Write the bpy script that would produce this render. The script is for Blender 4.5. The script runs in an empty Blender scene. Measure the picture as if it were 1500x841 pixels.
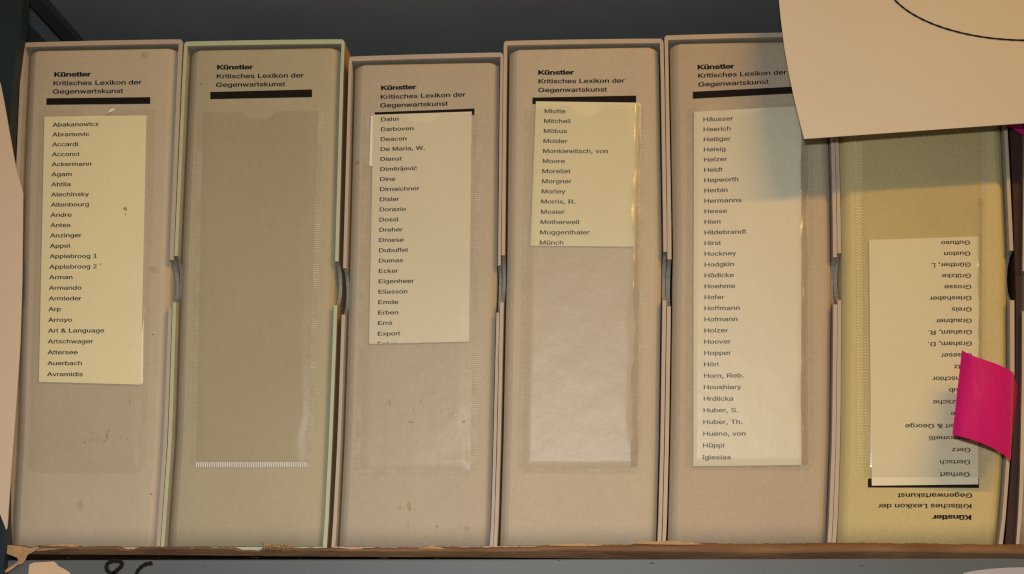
import bpy, math, random
from mathutils import Vector
from mathutils.geometry import delaunay_2d_cdt

random.seed(7)
scene = bpy.context.scene
COL = scene.collection
R = math.radians

# ------------------------------------------------------------------ camera
W_PX, H_PX, F_PX = 1500.0, 841.0, 2300.0
TILT, YAW, DIST = R(12), R(3), 1.0
fwd = Vector((-math.sin(YAW) * math.cos(TILT), math.cos(YAW) * math.cos(TILT), math.sin(TILT)))
right = Vector((math.cos(YAW), math.sin(YAW), 0))
upv = right.cross(fwd)
cam_pos = -DIST * fwd
cd = bpy.data.cameras.new('camera')
cd.sensor_width = 36
cd.lens = 36 * F_PX / W_PX
cd.clip_start, cd.clip_end = 0.02, 50
cam = bpy.data.objects.new('camera', cd)
COL.objects.link(cam)
cam.location = cam_pos
cam.rotation_euler = fwd.to_track_quat('-Z', 'Y').to_euler()
scene.camera = cam
scene.render.engine = 'CYCLES'
scene.render.resolution_x, scene.render.resolution_y = 1024, 574
scene.cycles.filter_width = 1.25
scene.cycles.use_denoising = False
scene.cycles.max_bounces = 8
scene.cycles.transparent_max_bounces = 16

# ------------------------------------------------------------------ light
scene.view_settings.view_transform = 'Standard'
scene.view_settings.look = 'None'
scene.view_settings.exposure = 0.08
scene.view_settings.gamma = 1
world = bpy.data.worlds.new('World')
scene.world = world
world.use_nodes = True
bg = world.node_tree.nodes['Background']
bg.inputs[0].default_value = (1.0, 0.9, 0.72, 1)
bg.inputs[1].default_value = 0.085


def area(name, loc, aim, sx, sy, power, colour, spread=180):
    l = bpy.data.lights.new(name, 'AREA')
    l.shape = 'RECTANGLE'
    l.size, l.size_y = sx, sy
    l.energy = power
    l.color = colour
    l.spread = R(spread)
    o = bpy.data.objects.new(name, l)
    COL.objects.link(o)
    o.location = loc
    o.rotation_euler = (Vector(aim) - Vector(loc)).to_track_quat('-Z', 'Y').to_euler()
    return o


# warm ceiling tube of the room, high on the right in front of the shelf
tube = area('room_tube_lamp', (1.34, -1.34, 1.16), (1.34, 0, 0.0), 1.55, 0.05, 28, (1.0, 0.54, 0.10))
# flash on the camera, a hand above the lens
fl = cam_pos + Vector((-0.01, 0, 0.105))
area('camera_flash', fl, (-0.06, 0, -0.29), 0.05, 0.03, 1.72, (1.0, 1.0, 1.0), 96)


# ------------------------------------------------------------------ picture measure -> place on a real plane
def P(u, v, Y):
    d = fwd * F_PX + right * (u - W_PX / 2) - upv * (v - H_PX / 2)
    t = (Y - cam_pos.y) / d.y
    return cam_pos + d * t


# ------------------------------------------------------------------ helpers
def link(name, verts, faces, mats, parent=None, midx=None, smooth=False, uvs=None):
    me = bpy.data.meshes.new(name)
    me.from_pydata([tuple(v) for v in verts], [], faces)
    for m in (mats if isinstance(mats, (list, tuple)) else [mats]):
        me.materials.append(m)
    if midx:
        for p, i in zip(me.polygons, midx):
            p.material_index = i
    if uvs:
        lay = me.uv_layers.new(name='UVMap')
        for lp in me.loops:
            lay.data[lp.index].uv = uvs[lp.vertex_index]
    if smooth:
        for p in me.polygons:
            p.use_smooth = True
    me.update()
    o = bpy.data.objects.new(name, me)
    COL.objects.link(o)
    if parent:
        o.parent = parent
    return o


def fix_normals(o):
    import bmesh
    bm = bmesh.new()
    bm.from_mesh(o.data)
    bmesh.ops.recalc_face_normals(bm, faces=bm.faces)
    bm.to_mesh(o.data)
    bm.free()


def tag(o, label, cat, group=None, kind=None):
    o['label'] = label
    o['category'] = cat
    if group:
        o['group'] = group
    if kind:
        o['kind'] = kind
    return o


def thing(name, label, cat, group=None):
    o = bpy.data.objects.new(name, None)
    COL.objects.link(o)
    o.empty_display_size = 0.02
    return tag(o, label, cat, group)


def lerp(a, b, t):
    return a + (b - a) * t


def interp(pts, v):
    if v <= pts[0][0]:
        (v0, x0), (v1, x1) = pts[0], pts[1]
    elif v >= pts[-1][0]:
        (v0, x0), (v1, x1) = pts[-2], pts[-1]
    else:
        for k in range(len(pts) - 1):
            if pts[k][0] <= v <= pts[k + 1][0]:
                (v0, x0), (v1, x1) = pts[k], pts[k + 1]
                break
    return lerp(x0, x1, (v - v0) / (v1 - v0))


# ------------------------------------------------------------------ materials
def mat(name, colour, rough=0.6, var=0.06, vscale=30, bump=0.0, bscale=900, spec=0.3, stretch=(1, 1, 1),
        speck=0.0, speck_scale=25, speck_col=(0.12, 0.07, 0.03), tint2=None, weave=0.0):
    m = bpy.data.materials.new(name)
    m.use_nodes = True
    nt = m.node_tree
    N, L = nt.nodes, nt.links
    b = N['Principled BSDF']
    b.inputs['Roughness'].default_value = rough
    b.inputs['Specular IOR Level'].default_value = spec
    tc = N.new('ShaderNodeTexCoord')
    mp = N.new('ShaderNodeMapping')
    mp.inputs['Scale'].default_value = stretch
    L.new(tc.outputs['Object'], mp.inputs[0])
    n1 = N.new('ShaderNodeTexNoise')
    n1.inputs['Scale'].default_value = vscale
    n1.inputs['Detail'].default_value = 6
    L.new(mp.outputs[0], n1.inputs['Vector'])
    ramp = N.new('ShaderNodeMix')
    ramp.data_type = 'RGBA'
    c = colour
    c2 = tint2 or tuple(min(1, x * (1 + 2 * var)) for x in c)
    ramp.inputs['A'].default_value = (*[x * (1 - 2 * var) for x in c], 1)
    ramp.inputs['B'].default_value = (*c2, 1)
    L.new(n1.outputs[0], ramp.inputs['Factor'])
    out = ramp.outputs['Result']
    if weave:
        # linen threads: two noises drawn out along and across the cloth
        for st in ((1500, 1500, 260), (260, 1500, 1500)):
            mp2 = N.new('ShaderNodeMapping')
            mp2.inputs['Scale'].default_value = st
            L.new(tc.outputs['Object'], mp2.inputs[0])
            nw = N.new('ShaderNodeTexNoise')
            nw.inputs['Scale'].default_value = 1.0
            nw.inputs['Detail'].default_value = 2
            L.new(mp2.outputs[0], nw.inputs['Vector'])
            mr = N.new('ShaderNodeMapRange')
            mr.inputs['From Min'].default_value = 0.3
            mr.inputs['From Max'].default_value = 0.7
            mr.inputs['To Min'].default_value = 1 - weave
            mr.inputs['To Max'].default_value = 1 + weave
            L.new(nw.outputs[0], mr.inputs['Value'])
            mx = N.new('ShaderNodeMix')
            mx.data_type = 'RGBA'
            mx.blend_type = 'MULTIPLY'
            mx.inputs['Factor'].default_value = 1
            L.new(out, mx.inputs['A'])
            L.new(mr.outputs[0], mx.inputs['B'])
            out = mx.outputs['Result']
    if speck:
        vo = N.new('ShaderNodeTexVoronoi')
        vo.inputs['Scale'].default_value = speck_scale
        L.new(tc.outputs['Object'], vo.inputs['Vector'])
        n2 = N.new('ShaderNodeTexNoise')
        n2.inputs['Scale'].default_value = speck_scale * 9
        L.new(tc.outputs['Object'], n2.inputs['Vector'])
        ad = N.new('ShaderNodeMath')
        ad.operation = 'MULTIPLY_ADD'
        ad.inputs[1].default_value = 0.12
        L.new(n2.outputs[0], ad.inputs[0])
        L.new(vo.outputs['Distance'], ad.inputs[2])
        mr = N.new('ShaderNodeMapRange')
        mr.inputs['From Min'].default_value = 0.09
        mr.inputs['From Max'].default_value = 0.15
        mr.inputs['To Min'].default_value = speck
        mr.inputs['To Max'].default_value = 0
        L.new(ad.outputs[0], mr.inputs['Value'])
        # only some cells carry a fleck
        sx = N.new('ShaderNodeSeparateColor')
        L.new(vo.outputs['Color'], sx.inputs[0])
        gt = N.new('ShaderNodeMath')
        gt.operation = 'GREATER_THAN'
        gt.inputs[1].default_value = 0.62
        L.new(sx.outputs[0], gt.inputs[0])
        mu = N.new('ShaderNodeMath')
        mu.operation = 'MULTIPLY'
        L.new(mr.outputs[0], mu.inputs[0])
        L.new(gt.outputs[0], mu.inputs[1])
        mx = N.new('ShaderNodeMix')
        mx.data_type = 'RGBA'
        L.new(mu.outputs[0], mx.inputs['Factor'])
        L.new(out, mx.inputs['A'])
        mx.inputs['B'].default_value = (*speck_col, 1)
        out = mx.outputs['Result']
    L.new(out, b.inputs['Base Color'])
    if bump:
        n3 = N.new('ShaderNodeTexNoise')
        n3.inputs['Scale'].default_value = bscale
        n3.inputs['Detail'].default_value = 3
        L.new(mp.outputs[0], n3.inputs['Vector'])
        bp = N.new('ShaderNodeBump')
        bp.inputs['Strength'].default_value = bump
        bp.inputs['Distance'].default_value = 0.001
        L.new(n3.outputs[0], bp.inputs['Height'])
        L.new(bp.outputs[0], b.inputs['Normal'])
    return m


def cloth(name, c, speck=0.25, sc=30):
    return mat(name, c, rough=0.75, var=0.05, vscale=14, bump=0.07, bscale=700, spec=0.2,
               speck=speck, speck_scale=sc, speck_col=(c[0] * .45, c[1] * .38, c[2] * .3), weave=0.035)


def film(name, gloss=0.10, rough=0.22, bump=0.25, bscale=260, haze=0.05, tint=(0.93, 0.92, 0.88)):
    m = bpy.data.materials.new(name)
    m.use_nodes = True
    nt = m.node_tree
    N, L = nt.nodes, nt.links
    N.remove(N['Principled BSDF'])
    out = N['Material Output']
    tr = N.new('ShaderNodeBsdfTransparent')
    tr.inputs[0].default_value = (*tint, 1)
    gl = N.new('ShaderNodeBsdfGlossy')
    gl.inputs['Roughness'].default_value = rough
    gl.inputs['Color'].default_value = (1, 1, 1, 1)
    df = N.new('ShaderNodeBsdfDiffuse')
    df.inputs['Color'].default_value = (0.7, 0.7, 0.68, 1)
    tc = N.new('ShaderNodeTexCoord')
    no = N.new('ShaderNodeTexNoise')
    no.inputs['Scale'].default_value = bscale
    no.inputs['Detail'].default_value = 4
    L.new(tc.outputs['Object'], no.inputs['Vector'])
    bp = N.new('ShaderNodeBump')
    bp.inputs['Strength'].default_value = bump
    bp.inputs['Distance'].default_value = 0.002
    L.new(no.outputs[0], bp.inputs['Height'])
    L.new(bp.outputs[0], gl.inputs['Normal'])
    m1 = N.new('ShaderNodeMixShader')
    m1.inputs[0].default_value = haze
    L.new(tr.outputs[0], m1.inputs[1])
    L.new(df.outputs[0], m1.inputs[2])
    lw = N.new('ShaderNodeLayerWeight')
    p3 = N.new('ShaderNodeMath')
    p3.operation = 'POWER'
    p3.inputs[1].default_value = 3
    L.new(lw.outputs['Facing'], p3.inputs[0])
    mm = N.new('ShaderNodeMath')
    mm.operation = 'MULTIPLY_ADD'
    mm.inputs[1].default_value = 0.25
    mm.inputs[2].default_value = gloss
    L.new(p3.outputs[0], mm.inputs[0])
    m2 = N.new('ShaderNodeMixShader')
    L.new(mm.outputs[0], m2.inputs[0])
    L.new(m1.outputs[0], m2.inputs[1])
    L.new(gl.outputs[0], m2.inputs[2])
    L.new(m2.outputs[0], out.inputs['Surface'])
    return m


def weld(name, amount, pitch=0.00125, low=0.25, fill=-0.2):
    """ribbed heat-sealed edge of a plastic pocket: white ribs on clear film"""
    m = bpy.data.materials.new(name)
    m.use_nodes = True
    nt = m.node_tree
    N, L = nt.nodes, nt.links
    N.remove(N['Principled BSDF'])
    out = N['Material Output']
    tr = N.new('ShaderNodeBsdfTransparent')
    tr.inputs[0].default_value = (0.95, 0.94, 0.9, 1)
    df = N.new('ShaderNodeBsdfDiffuse')
    df.inputs['Color'].default_value = (0.75, 0.74, 0.68, 1)
    uv = N.new('ShaderNodeUVMap')
    sp = N.new('ShaderNodeSeparateXYZ')
    L.new(uv.outputs[0], sp.inputs[0])
    s = N.new('ShaderNodeMath')
    s.operation = 'MULTIPLY'
    s.inputs[1].default_value = 2 * math.pi / pitch
    L.new(sp.outputs[0], s.inputs[0])
    si = N.new('ShaderNodeMath')
    si.operation = 'SINE'
    L.new(s.outputs[0], si.inputs[0])
    no = N.new('ShaderNodeTexNoise')
    no.inputs['Scale'].default_value = 70
    no.inputs['Detail'].default_value = 3
    tc = N.new('ShaderNodeTexCoord')
    L.new(tc.outputs['Object'], no.inputs['Vector'])
    mr = N.new('ShaderNodeMapRange')
    mr.inputs['From Min'].default_value = fill
    mr.inputs['From Max'].default_value = 0.7
    L.new(si.outputs[0], mr.inputs['Value'])
    mr2 = N.new('ShaderNodeMapRange')
    mr2.inputs['From Min'].default_value = 0.35
    mr2.inputs['From Max'].default_value = 0.62
    mr2.inputs['To Min'].default_value = amount * low
    mr2.inputs['To Max'].default_value = amount
    L.new(no.outputs[0], mr2.inputs['Value'])
    mu = N.new('ShaderNodeMath')
    mu.operation = 'MULTIPLY'
    L.new(mr.outputs[0], mu.inputs[0])
    L.new(mr2.outputs[0], mu.inputs[1])
    mx = N.new('ShaderNodeMixShader')
    L.new(mu.outputs[0], mx.inputs[0])
    L.new(tr.outputs[0], mx.inputs[1])
    L.new(df.outputs[0], mx.inputs[2])
    L.new(mx.outputs[0], out.inputs['Surface'])
    return m


INK = mat('black_ink', (0.012, 0.009, 0.007), rough=0.75, var=0.1, spec=0.1)
INK_LIST = mat('grey_black_ink', (0.030, 0.021, 0.013), rough=0.75, var=0.1, spec=0.1)
CHIP = mat('grey_chipboard', (0.30, 0.28, 0.24), rough=0.9, var=0.2, vscale=300, bump=0.5, bscale=900)
OUTER = mat('brown_case_side', (0.42, 0.29, 0.15), rough=0.75, var=0.08, vscale=60)
INSIDE = mat('slipcase_lining', (0.46, 0.41, 0.32), rough=0.8, var=0.08, vscale=60)
CARD_YEL = mat('pale_yellow_card', (0.80, 0.74, 0.49), rough=0.65, var=0.03, vscale=14, bump=0.05,
               speck=0.12, speck_scale=38, speck_col=(0.36, 0.24, 0.10))
CARD_BUFF = mat('buff_card', (0.61, 0.565, 0.43), rough=0.65, var=0.03, vscale=16, bump=0.05,
                speck=0.14, speck_scale=45, speck_col=(0.40, 0.30, 0.17))
CARD_SUN = mat('sunned_cream_card', (0.73, 0.67, 0.47), rough=0.65, var=0.03, vscale=12, bump=0.05)
CARD_SHORT = mat('short_yellow_card', (0.65, 0.60, 0.385), rough=0.65, var=0.03, vscale=13, bump=0.05)
CARD_CREAM = mat('cream_card', (0.66, 0.615, 0.46), rough=0.65, var=0.03, vscale=12, bump=0.05)
CARD_GLINT_WHITE = mat('white_card_and_glint', (0.85, 0.80, 0.70), rough=0.6, var=0.02)
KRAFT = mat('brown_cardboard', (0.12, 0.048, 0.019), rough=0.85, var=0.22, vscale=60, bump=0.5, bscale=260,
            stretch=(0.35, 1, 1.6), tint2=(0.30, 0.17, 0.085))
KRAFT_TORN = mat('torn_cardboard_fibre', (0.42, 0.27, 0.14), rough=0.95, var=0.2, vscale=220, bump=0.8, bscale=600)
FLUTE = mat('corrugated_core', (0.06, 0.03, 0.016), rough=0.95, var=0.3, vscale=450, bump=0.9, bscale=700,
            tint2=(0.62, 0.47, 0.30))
STEEL = mat('grey_painted_steel', (0.098, 0.116, 0.126), rough=0.5, var=0.05, vscale=18, bump=0.06, bscale=400,
            speck=0.35, speck_scale=28, speck_col=(0.12, 0.12, 0.12))
STEEL_DARK = mat('dark_grey_painted_steel', (0.33, 0.375, 0.40), rough=0.5, var=0.08, vscale=9, bump=0.05)
STEEL_BLACK = mat('charcoal_steel', (0.085, 0.09, 0.088), rough=0.6, var=0.1)  # flange and side panel, one charcoal tone
POST_BLUE = mat('blue_black_steel_post', (0.014, 0.026, 0.036), rough=0.5, var=0.12, vscale=25, bump=0.05)
PAPER_TAN = mat('tan_hanging_paper', (0.60, 0.555, 0.475), rough=0.7, var=0.03, vscale=12, bump=0.08, bscale=500)
PAPER_PINK = mat('salmon_card', (0.65, 0.51, 0.39), rough=0.65, var=0.02, vscale=10, bump=0.05)
PAPER_PEACH = mat('peach_torn_paper', (0.62, 0.46, 0.31), rough=0.8, var=0.06, vscale=90, bump=0.2)
PAPER_WHITE = mat('lilac_white_paper', (0.40, 0.40, 0.43), rough=0.6, var=0.02)
PINK = mat('hot_pink_glossy_tape', (0.55, 0.010, 0.165), rough=0.24, var=0.10, vscale=30, bump=0.55, bscale=45,
           spec=0.4, stretch=(6, 6, 0.5))

# ------------------------------------------------------------------ lettering
# letter outlines: (advance, [x, y, x, y ... per contour]) in 250ths of the letter size
GLYPHS = {
    '&': (112, [[49,-3,31,0,17,7,7,19,4,33,6,45,13,54,25,65,53,86,59,93,61,101,60,108,55,113,50,114,44,112,39,106,39,98,41,89,98,19,116,-1,89,-1,27,72,18,85,15,92,15,100,16,108,19,115,24,121,32,126,40,129,50,130,64,127,75,121,83,112,85,105,85,98,83,90,76,80,38,51,33,45,30,41,28,33,30,25,32,20,38,15,45,13,55,14,61,16,70,22,77,31,81,42,83,57,106,57,105,45,102,32,96,22,86,11,79,5,69,0]]),
    ',': (47, [[4,-31,13,19,40,19,24,-31]]),
    '.': (47, [[24,-2,18,-1,13,1,9,5,8,10,9,15,13,19,18,22,24,23,30,22,35,19,38,15,40,10,38,5,35,1,30,-1]]),
    '1': (113, [[15,-1,15,15,102,15,102,-1],[73,128,73,-1,49,-1,49,111,54,111,32,94,18,87,17,107,48,128]]),
    '2': (113, [[12,-1,12,12,67,71,74,82,76,93,74,102,70,108,64,112,56,114,47,112,41,107,37,100,36,89,12,89,15,107,25,119,39,127,50,130,62,130,78,125,91,116,96,108,100,93,98,82,93,72,84,60,42,14,42,15,102,15,102,-1]]),
    'A': (120, [[-2,-1,47,128,72,128,122,-1,96,-1,52,121,67,121,24,-1],[23,34,23,51,97,51,97,34]]),
    'D': (126, [[55,-1,20,-1,20,16,61,16,72,19,82,24,88,33,94,50,95,71,93,84,85,99,73,108,62,111,19,112,19,128,66,128,83,124,90,121,103,111,108,105,115,91,118,82,120,64,118,45,112,29,108,22,97,11,82,3,74,1],[35,128,35,-1,11,-1,11,128]]),
    'E': (105, [[11,-1,11,128,97,128,97,112,35,112,35,73,93,73,93,56,35,56,35,16,98,16,98,-1]]),
    'F': (103, [[11,-1,11,128,97,128,97,112,35,112,35,71,91,71,91,54,35,54,35,-1]]),
    'G': (130, [[67,-3,50,-1,42,2,35,5,23,15,13,28,10,36,8,45,6,64,8,83,10,91,13,99,23,112,28,117,42,126,50,128,66,130,86,127,103,118,116,105,124,86,99,86,93,98,86,106,78,111,69,113,61,112,52,110,44,104,38,96,31,78,30,64,31,49,35,37,41,27,48,20,57,16,72,15,84,19,90,24,95,31,98,40,100,52,108,51,110,50,99,49,66,49,66,65,124,65,123,42,122,35,120,28,112,16,102,7,90,1,83,-1]]),
    'H': (129, [[11,-1,11,128,35,128,35,73,94,73,94,128,118,128,118,-1,94,-1,94,57,35,57,35,-1]]),
    'I': (75, [[4,-1,4,16,25,16,25,112,4,112,4,128,72,128,72,112,50,112,50,16,72,16,72,-1]]),
    'K': (117, [[24,35,22,41,22,54,43,79,89,128,118,128,59,68,57,68,59,68,52,60,37,44],[11,-1,11,128,35,128,35,-1],[91,-1,42,65,51,75,57,79,74,59,102,20,119,-1]]),
    'L': (98, [[11,-1,11,128,35,128,35,16,95,16,95,-1]]),
    'M': (157, [[11,-1,11,128,41,128,74,46,86,11,71,11,73,15,84,46,116,128,146,128,146,-1,122,-1,123,116,134,116,88,-1,69,-1,38,74,25,111,22,116,34,116,35,-1]]),
    'R': (112, [[11,-1,11,128,66,128,80,126,90,120,98,113,104,104,106,94,105,77,101,67,95,59,85,53,73,49,59,48,20,48,20,65,67,66,73,68,77,71,81,81,82,92,81,98,77,105,72,109,63,112,35,112,35,-1],[86,-1,61,42,50,59,78,59,103,15,114,-1]]),
    'S': (112, [[56,-3,36,-1,20,7,10,19,5,35,30,35,33,25,36,21,43,16,52,14,63,14,70,16,75,19,80,26,82,38,80,44,77,47,67,52,37,61,24,67,14,76,9,87,9,93,10,104,19,117,28,123,38,128,57,130,75,128,90,120,101,109,105,93,81,93,78,102,73,108,66,112,53,113,44,111,36,104,33,94,35,86,38,82,44,78,79,67,92,60,102,50,105,43,106,35,103,20,93,7,77,-1]]),
    'T': (112, [[4,112,4,128,108,128,108,112,68,112,68,-1,44,-1,44,112]]),
    'W': (172, [[36,-1,-1,128,24,128,46,46,54,9,42,9,73,128,98,128,129,9,117,9,148,128,173,128,136,-1,111,-1,87,84,79,120,92,120,85,85,61,-1]]),
    'a': (97, [[40,-3,31,-3,22,0,11,7,5,18,3,27,4,35,9,43,20,51,34,55,63,59,65,64,63,74,58,79,49,81,43,81,37,78,27,67,4,72,14,85,28,94,44,97,61,96,71,93,80,87,84,81,87,73,88,-1,65,-1,65,12,71,12,71,11,61,2,52,-2],[43,13,52,14,59,19,64,29,65,44,66,46,71,46,40,40,30,35,27,29,29,19,34,14]]),
    'b': (106, [[57,-3,45,-2,36,3,27,12,27,13,32,13,32,-1,9,-1,9,128,33,128,33,81,27,81,33,89,41,94,53,97,64,97,75,94,85,88,93,79,99,68,101,55,101,40,99,27,93,15,85,6,75,0],[55,13,65,15,72,23,76,34,78,47,76,61,72,72,65,79,55,81,45,79,38,72,34,61,32,47,34,33,39,22,46,15]]),
    'c': (99, [[52,-3,33,0,17,11,8,27,4,47,8,67,17,83,33,94,52,97,66,95,79,90,88,81,96,68,73,64,67,74,61,79,52,81,42,79,34,71,29,56,29,38,34,23,42,15,48,13,54,13,59,14,65,18,73,31,96,26,89,13,79,4,66,-1]]),
    'd': (106, [[49,-3,31,0,21,6,13,15,7,27,5,40,5,55,7,68,13,79,21,88,31,94,43,97,54,97,65,94,73,89,79,81,73,81,73,128,97,128,97,-1,74,-1,74,13,79,13,79,12,71,3,62,-2],[51,13,61,15,68,22,72,33,74,47,72,61,68,72,61,79,51,81,41,79,34,72,30,61,28,47,30,34,34,23,41,15]]),
    'e': (101, [[53,-3,33,0,27,3,17,11,8,27,4,47,7,67,17,83,26,91,32,94,51,97,64,96,72,93,79,89,86,83,91,75,95,66,97,49,97,41,14,41,14,56,89,56,82,51,74,48,72,59,69,70,63,77,58,80,51,81,44,80,39,77,33,70,28,56,29,35,33,24,40,16,49,13,60,14,67,18,74,28,97,24,90,12,80,4,68,-1]]),
    'f': (63, [[61,96,61,81,-3,81,-3,96],[16,-1,16,108,17,116,23,125,29,129,36,132,50,134,66,131,60,115,46,117,43,115,40,110,40,-1]]),
    'g': (106, [[52,-39,37,-37,24,-33,15,-26,7,-17,27,-9,36,-19,43,-22,57,-23,65,-20,70,-15,73,-7,74,16,79,16,75,10,68,4,53,0,37,1,21,9,10,22,6,34,5,55,7,68,17,84,26,91,37,96,49,97,62,96,73,89,79,81,74,81,74,96,97,96,97,-2,96,-14,91,-23,79,-33,69,-37],[51,16,61,18,68,24,72,35,74,48,72,62,68,72,61,79,51,81,41,79,34,72,30,61,28,48,30,35,34,25,41,18]]),
    'h': (103, [[33,57,33,-1,9,-1,9,128,33,128,33,71,19,71,31,88,40,94,51,97,62,97,76,93,83,88,89,81,93,66,94,-1,70,-1,69,64,67,72,63,78,52,81,42,78,35,70]]),
    'i': (42, [[9,-1,9,96,33,96,33,-1],[21,109,15,110,11,113,7,116,6,121,7,125,11,129,15,131,21,132,27,131,31,129,35,125,36,121,35,116,31,113,27,110]]),
    'j': (42, [[9,96,33,96,33,-12,29,-23,22,-31,10,-36,-7,-37,-7,-20,5,-20,7,-17,9,-10],[21,109,15,110,10,113,7,116,6,121,7,125,10,129,15,131,21,132,26,131,31,129,35,125,36,121,35,116,31,113,26,110]]),
    'k': (95, [[25,32,23,39,23,54,29,54,28,54,37,64,69,96,96,96,48,49,45,49,46,49,43,45,35,37],[9,-1,9,128,33,128,33,-1],[71,-1,31,47,48,59,100,-1]]),
    'l': (47, [[35,-2,24,0,15,4,12,8,9,16,9,128,33,128,33,19,35,14,46,15,50,0]]),
    'm': (152, [[9,-1,9,96,32,96,32,73,21,73,28,84,32,90,41,95,51,98,66,96,71,94,78,88,86,72,72,72,79,84,84,89,93,95,101,97,114,98,122,96,133,89,139,83,143,69,143,-1,120,-1,119,68,115,77,111,80,105,81,100,81,94,77,89,67,88,-1,64,-1,64,68,62,74,58,79,50,81,43,80,40,78,35,72,33,66,33,-1]]),
    'n': (102, [[33,57,33,-1,9,-1,9,96,32,96,32,71,19,71,31,88,40,94,57,97,71,95,80,91,86,85,91,76,94,60,94,-1,70,-1,69,64,67,72,63,78,52,81,42,78,35,70]]),
    'o': (104, [[52,-3,33,0,17,11,8,27,4,47,8,67,17,83,33,94,52,97,71,94,77,91,87,83,96,67,100,47,96,27,87,11,77,3,71,0],[52,13,62,15,69,23,74,34,76,47,74,60,69,71,62,79,52,81,42,79,34,71,30,60,28,47,30,34,34,23,42,15]]),
    'p': (106, [[9,-37,9,96,32,96,32,81,27,81,29,85,35,91,48,97,64,97,81,91,93,79,100,61,101,40,96,21,90,11,81,3,64,-3,53,-3,41,0,33,5,27,13,33,13,33,-37],[55,13,65,15,72,23,76,34,78,47,76,61,72,72,65,79,55,81,45,79,38,72,34,61,32,47,34,33,39,22,46,15]]),
    'r': (65, [[9,-1,9,96,32,96,32,81,26,81,27,84,32,90,40,95,49,97,65,97,65,79,52,80,44,79,38,74,34,68,33,59,33,-1]]),
    's': (91, [[46,-3,31,-2,19,3,10,12,4,25,26,28,33,16,42,13,53,14,61,19,62,23,63,28,59,34,55,37,30,43,19,48,12,55,8,63,9,77,16,87,23,92,32,95,47,97,61,96,72,91,80,83,87,72,64,68,56,80,51,82,43,82,38,80,33,76,31,69,33,63,35,60,40,58,65,52,75,47,83,40,85,36,87,27,84,15,75,5,62,-1]]),
    't': (57, [[55,96,55,81,-3,81,-3,96],[12,119,36,119,36,19,38,15,40,14,54,15,58,0,42,-2,30,-1,20,4,14,13,12,23]]),
    'u': (103, [[46,-3,31,0,23,4,16,10,11,19,9,35,9,96,33,96,33,36,34,27,40,17,50,14,55,15,62,18,67,25,69,31,70,96,94,96,94,-1,70,-1,70,24,83,24,71,7,62,1]]),
    'v': (97, [[38,-1,9,71,-2,96,24,96,57,4,40,4,73,96,99,96,88,71,60,-1]]),
    'w': (142, [[31,-1,0,96,25,96,49,9,36,9,60,96,82,96,106,9,93,9,117,96,142,96,111,-1,89,-1,64,86,78,86,53,-1]]),
    'x': (95, [[-2,-1,11,14,30,42,44,56,47,52,47,46,44,41,30,55,13,81,0,96,27,96,54,55,59,50,50,50,37,50,42,55,52,74,68,96,95,96,82,81,65,55,51,41,48,45,48,51,51,55,65,41,84,14,96,-1,69,-1,41,42,36,47,45,47,58,47,53,42,43,24,25,-1]]),
    'y': (97, [[7,-35,12,-20,24,-21,28,-19,33,-11,36,0,9,71,-2,96,24,96,57,4,40,4,73,96,99,96,86,67,55,-15,50,-25,42,-32,33,-36,21,-37]]),
    'z': (95, [[6,-1,6,12,59,79,8,79,8,96,87,96,87,82,36,14,36,15,89,15,89,-1]]),
    'ä': (97, [[40,-3,31,-3,22,0,11,7,5,18,3,27,4,35,9,43,20,51,34,55,63,59,65,64,63,74,58,79,49,81,43,81,37,78,27,67,4,72,14,85,28,94,44,97,61,96,71,93,80,87,84,81,87,73,88,-1,65,-1,65,12,71,12,71,11,61,2,52,-2],[43,13,52,14,59,19,64,29,65,44,66,46,71,46,40,40,30,35,27,29,29,19,34,14],[65,109,60,110,55,113,52,116,51,121,52,125,55,129,60,131,65,132,71,131,75,129,79,125,80,121,79,116,75,113,71,110],[29,109,24,110,19,113,16,116,15,121,16,125,19,129,24,131,29,132,35,131,40,129,43,125,44,121,43,116,40,113,35,110]]),
    'ó': (104, [[52,-3,33,0,17,11,8,27,4,47,8,67,17,83,33,94,52,97,71,94,77,91,87,83,96,67,100,47,96,27,87,11,77,3,71,0],[52,13,62,15,69,23,74,34,76,47,74,60,69,71,62,79,52,81,42,79,34,71,30,60,28,47,30,34,34,23,42,15],[38,106,44,114,54,134,81,133,74,125,60,106]]),
    'ö': (104, [[52,-3,33,0,17,11,8,27,4,47,8,67,17,83,33,94,52,97,71,94,77,91,87,83,96,67,100,47,96,27,87,11,77,3,71,0],[52,13,62,15,69,23,74,34,76,47,74,60,69,71,62,79,52,81,42,79,34,71,30,60,28,47,30,34,34,23,42,15],[70,109,64,110,60,113,56,116,55,121,56,125,60,129,64,131,70,132,75,131,80,129,83,125,84,121,83,116,80,113,75,110],[34,109,28,110,24,113,21,116,19,121,21,125,24,129,28,131,34,132,39,131,44,129,47,125,48,121,47,116,44,113,39,110]]),
    'ü': (103, [[46,-3,31,0,23,4,16,10,11,19,9,35,9,96,33,96,33,36,34,27,40,17,50,14,55,15,62,18,67,25,69,31,70,96,94,96,94,-1,70,-1,70,24,83,24,71,7,62,1],[69,109,64,110,59,113,56,116,55,121,56,125,59,129,64,131,69,132,75,131,79,129,83,125,84,121,83,116,79,113,75,110],[33,109,28,110,23,113,20,116,19,121,20,125,23,129,28,131,33,132,39,131,43,129,47,125,48,121,47,116,43,113,39,110]]),
    'ć': (99, [[52,-3,33,0,17,11,8,27,4,47,8,67,17,83,33,94,52,97,66,95,79,90,88,81,96,68,73,64,67,74,61,79,52,81,42,79,34,71,29,56,29,38,34,23,42,15,48,13,54,13,59,14,65,18,73,31,96,26,89,13,79,4,66,-1],[38,106,44,114,54,134,81,133,74,125,60,106]]),
}
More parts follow.
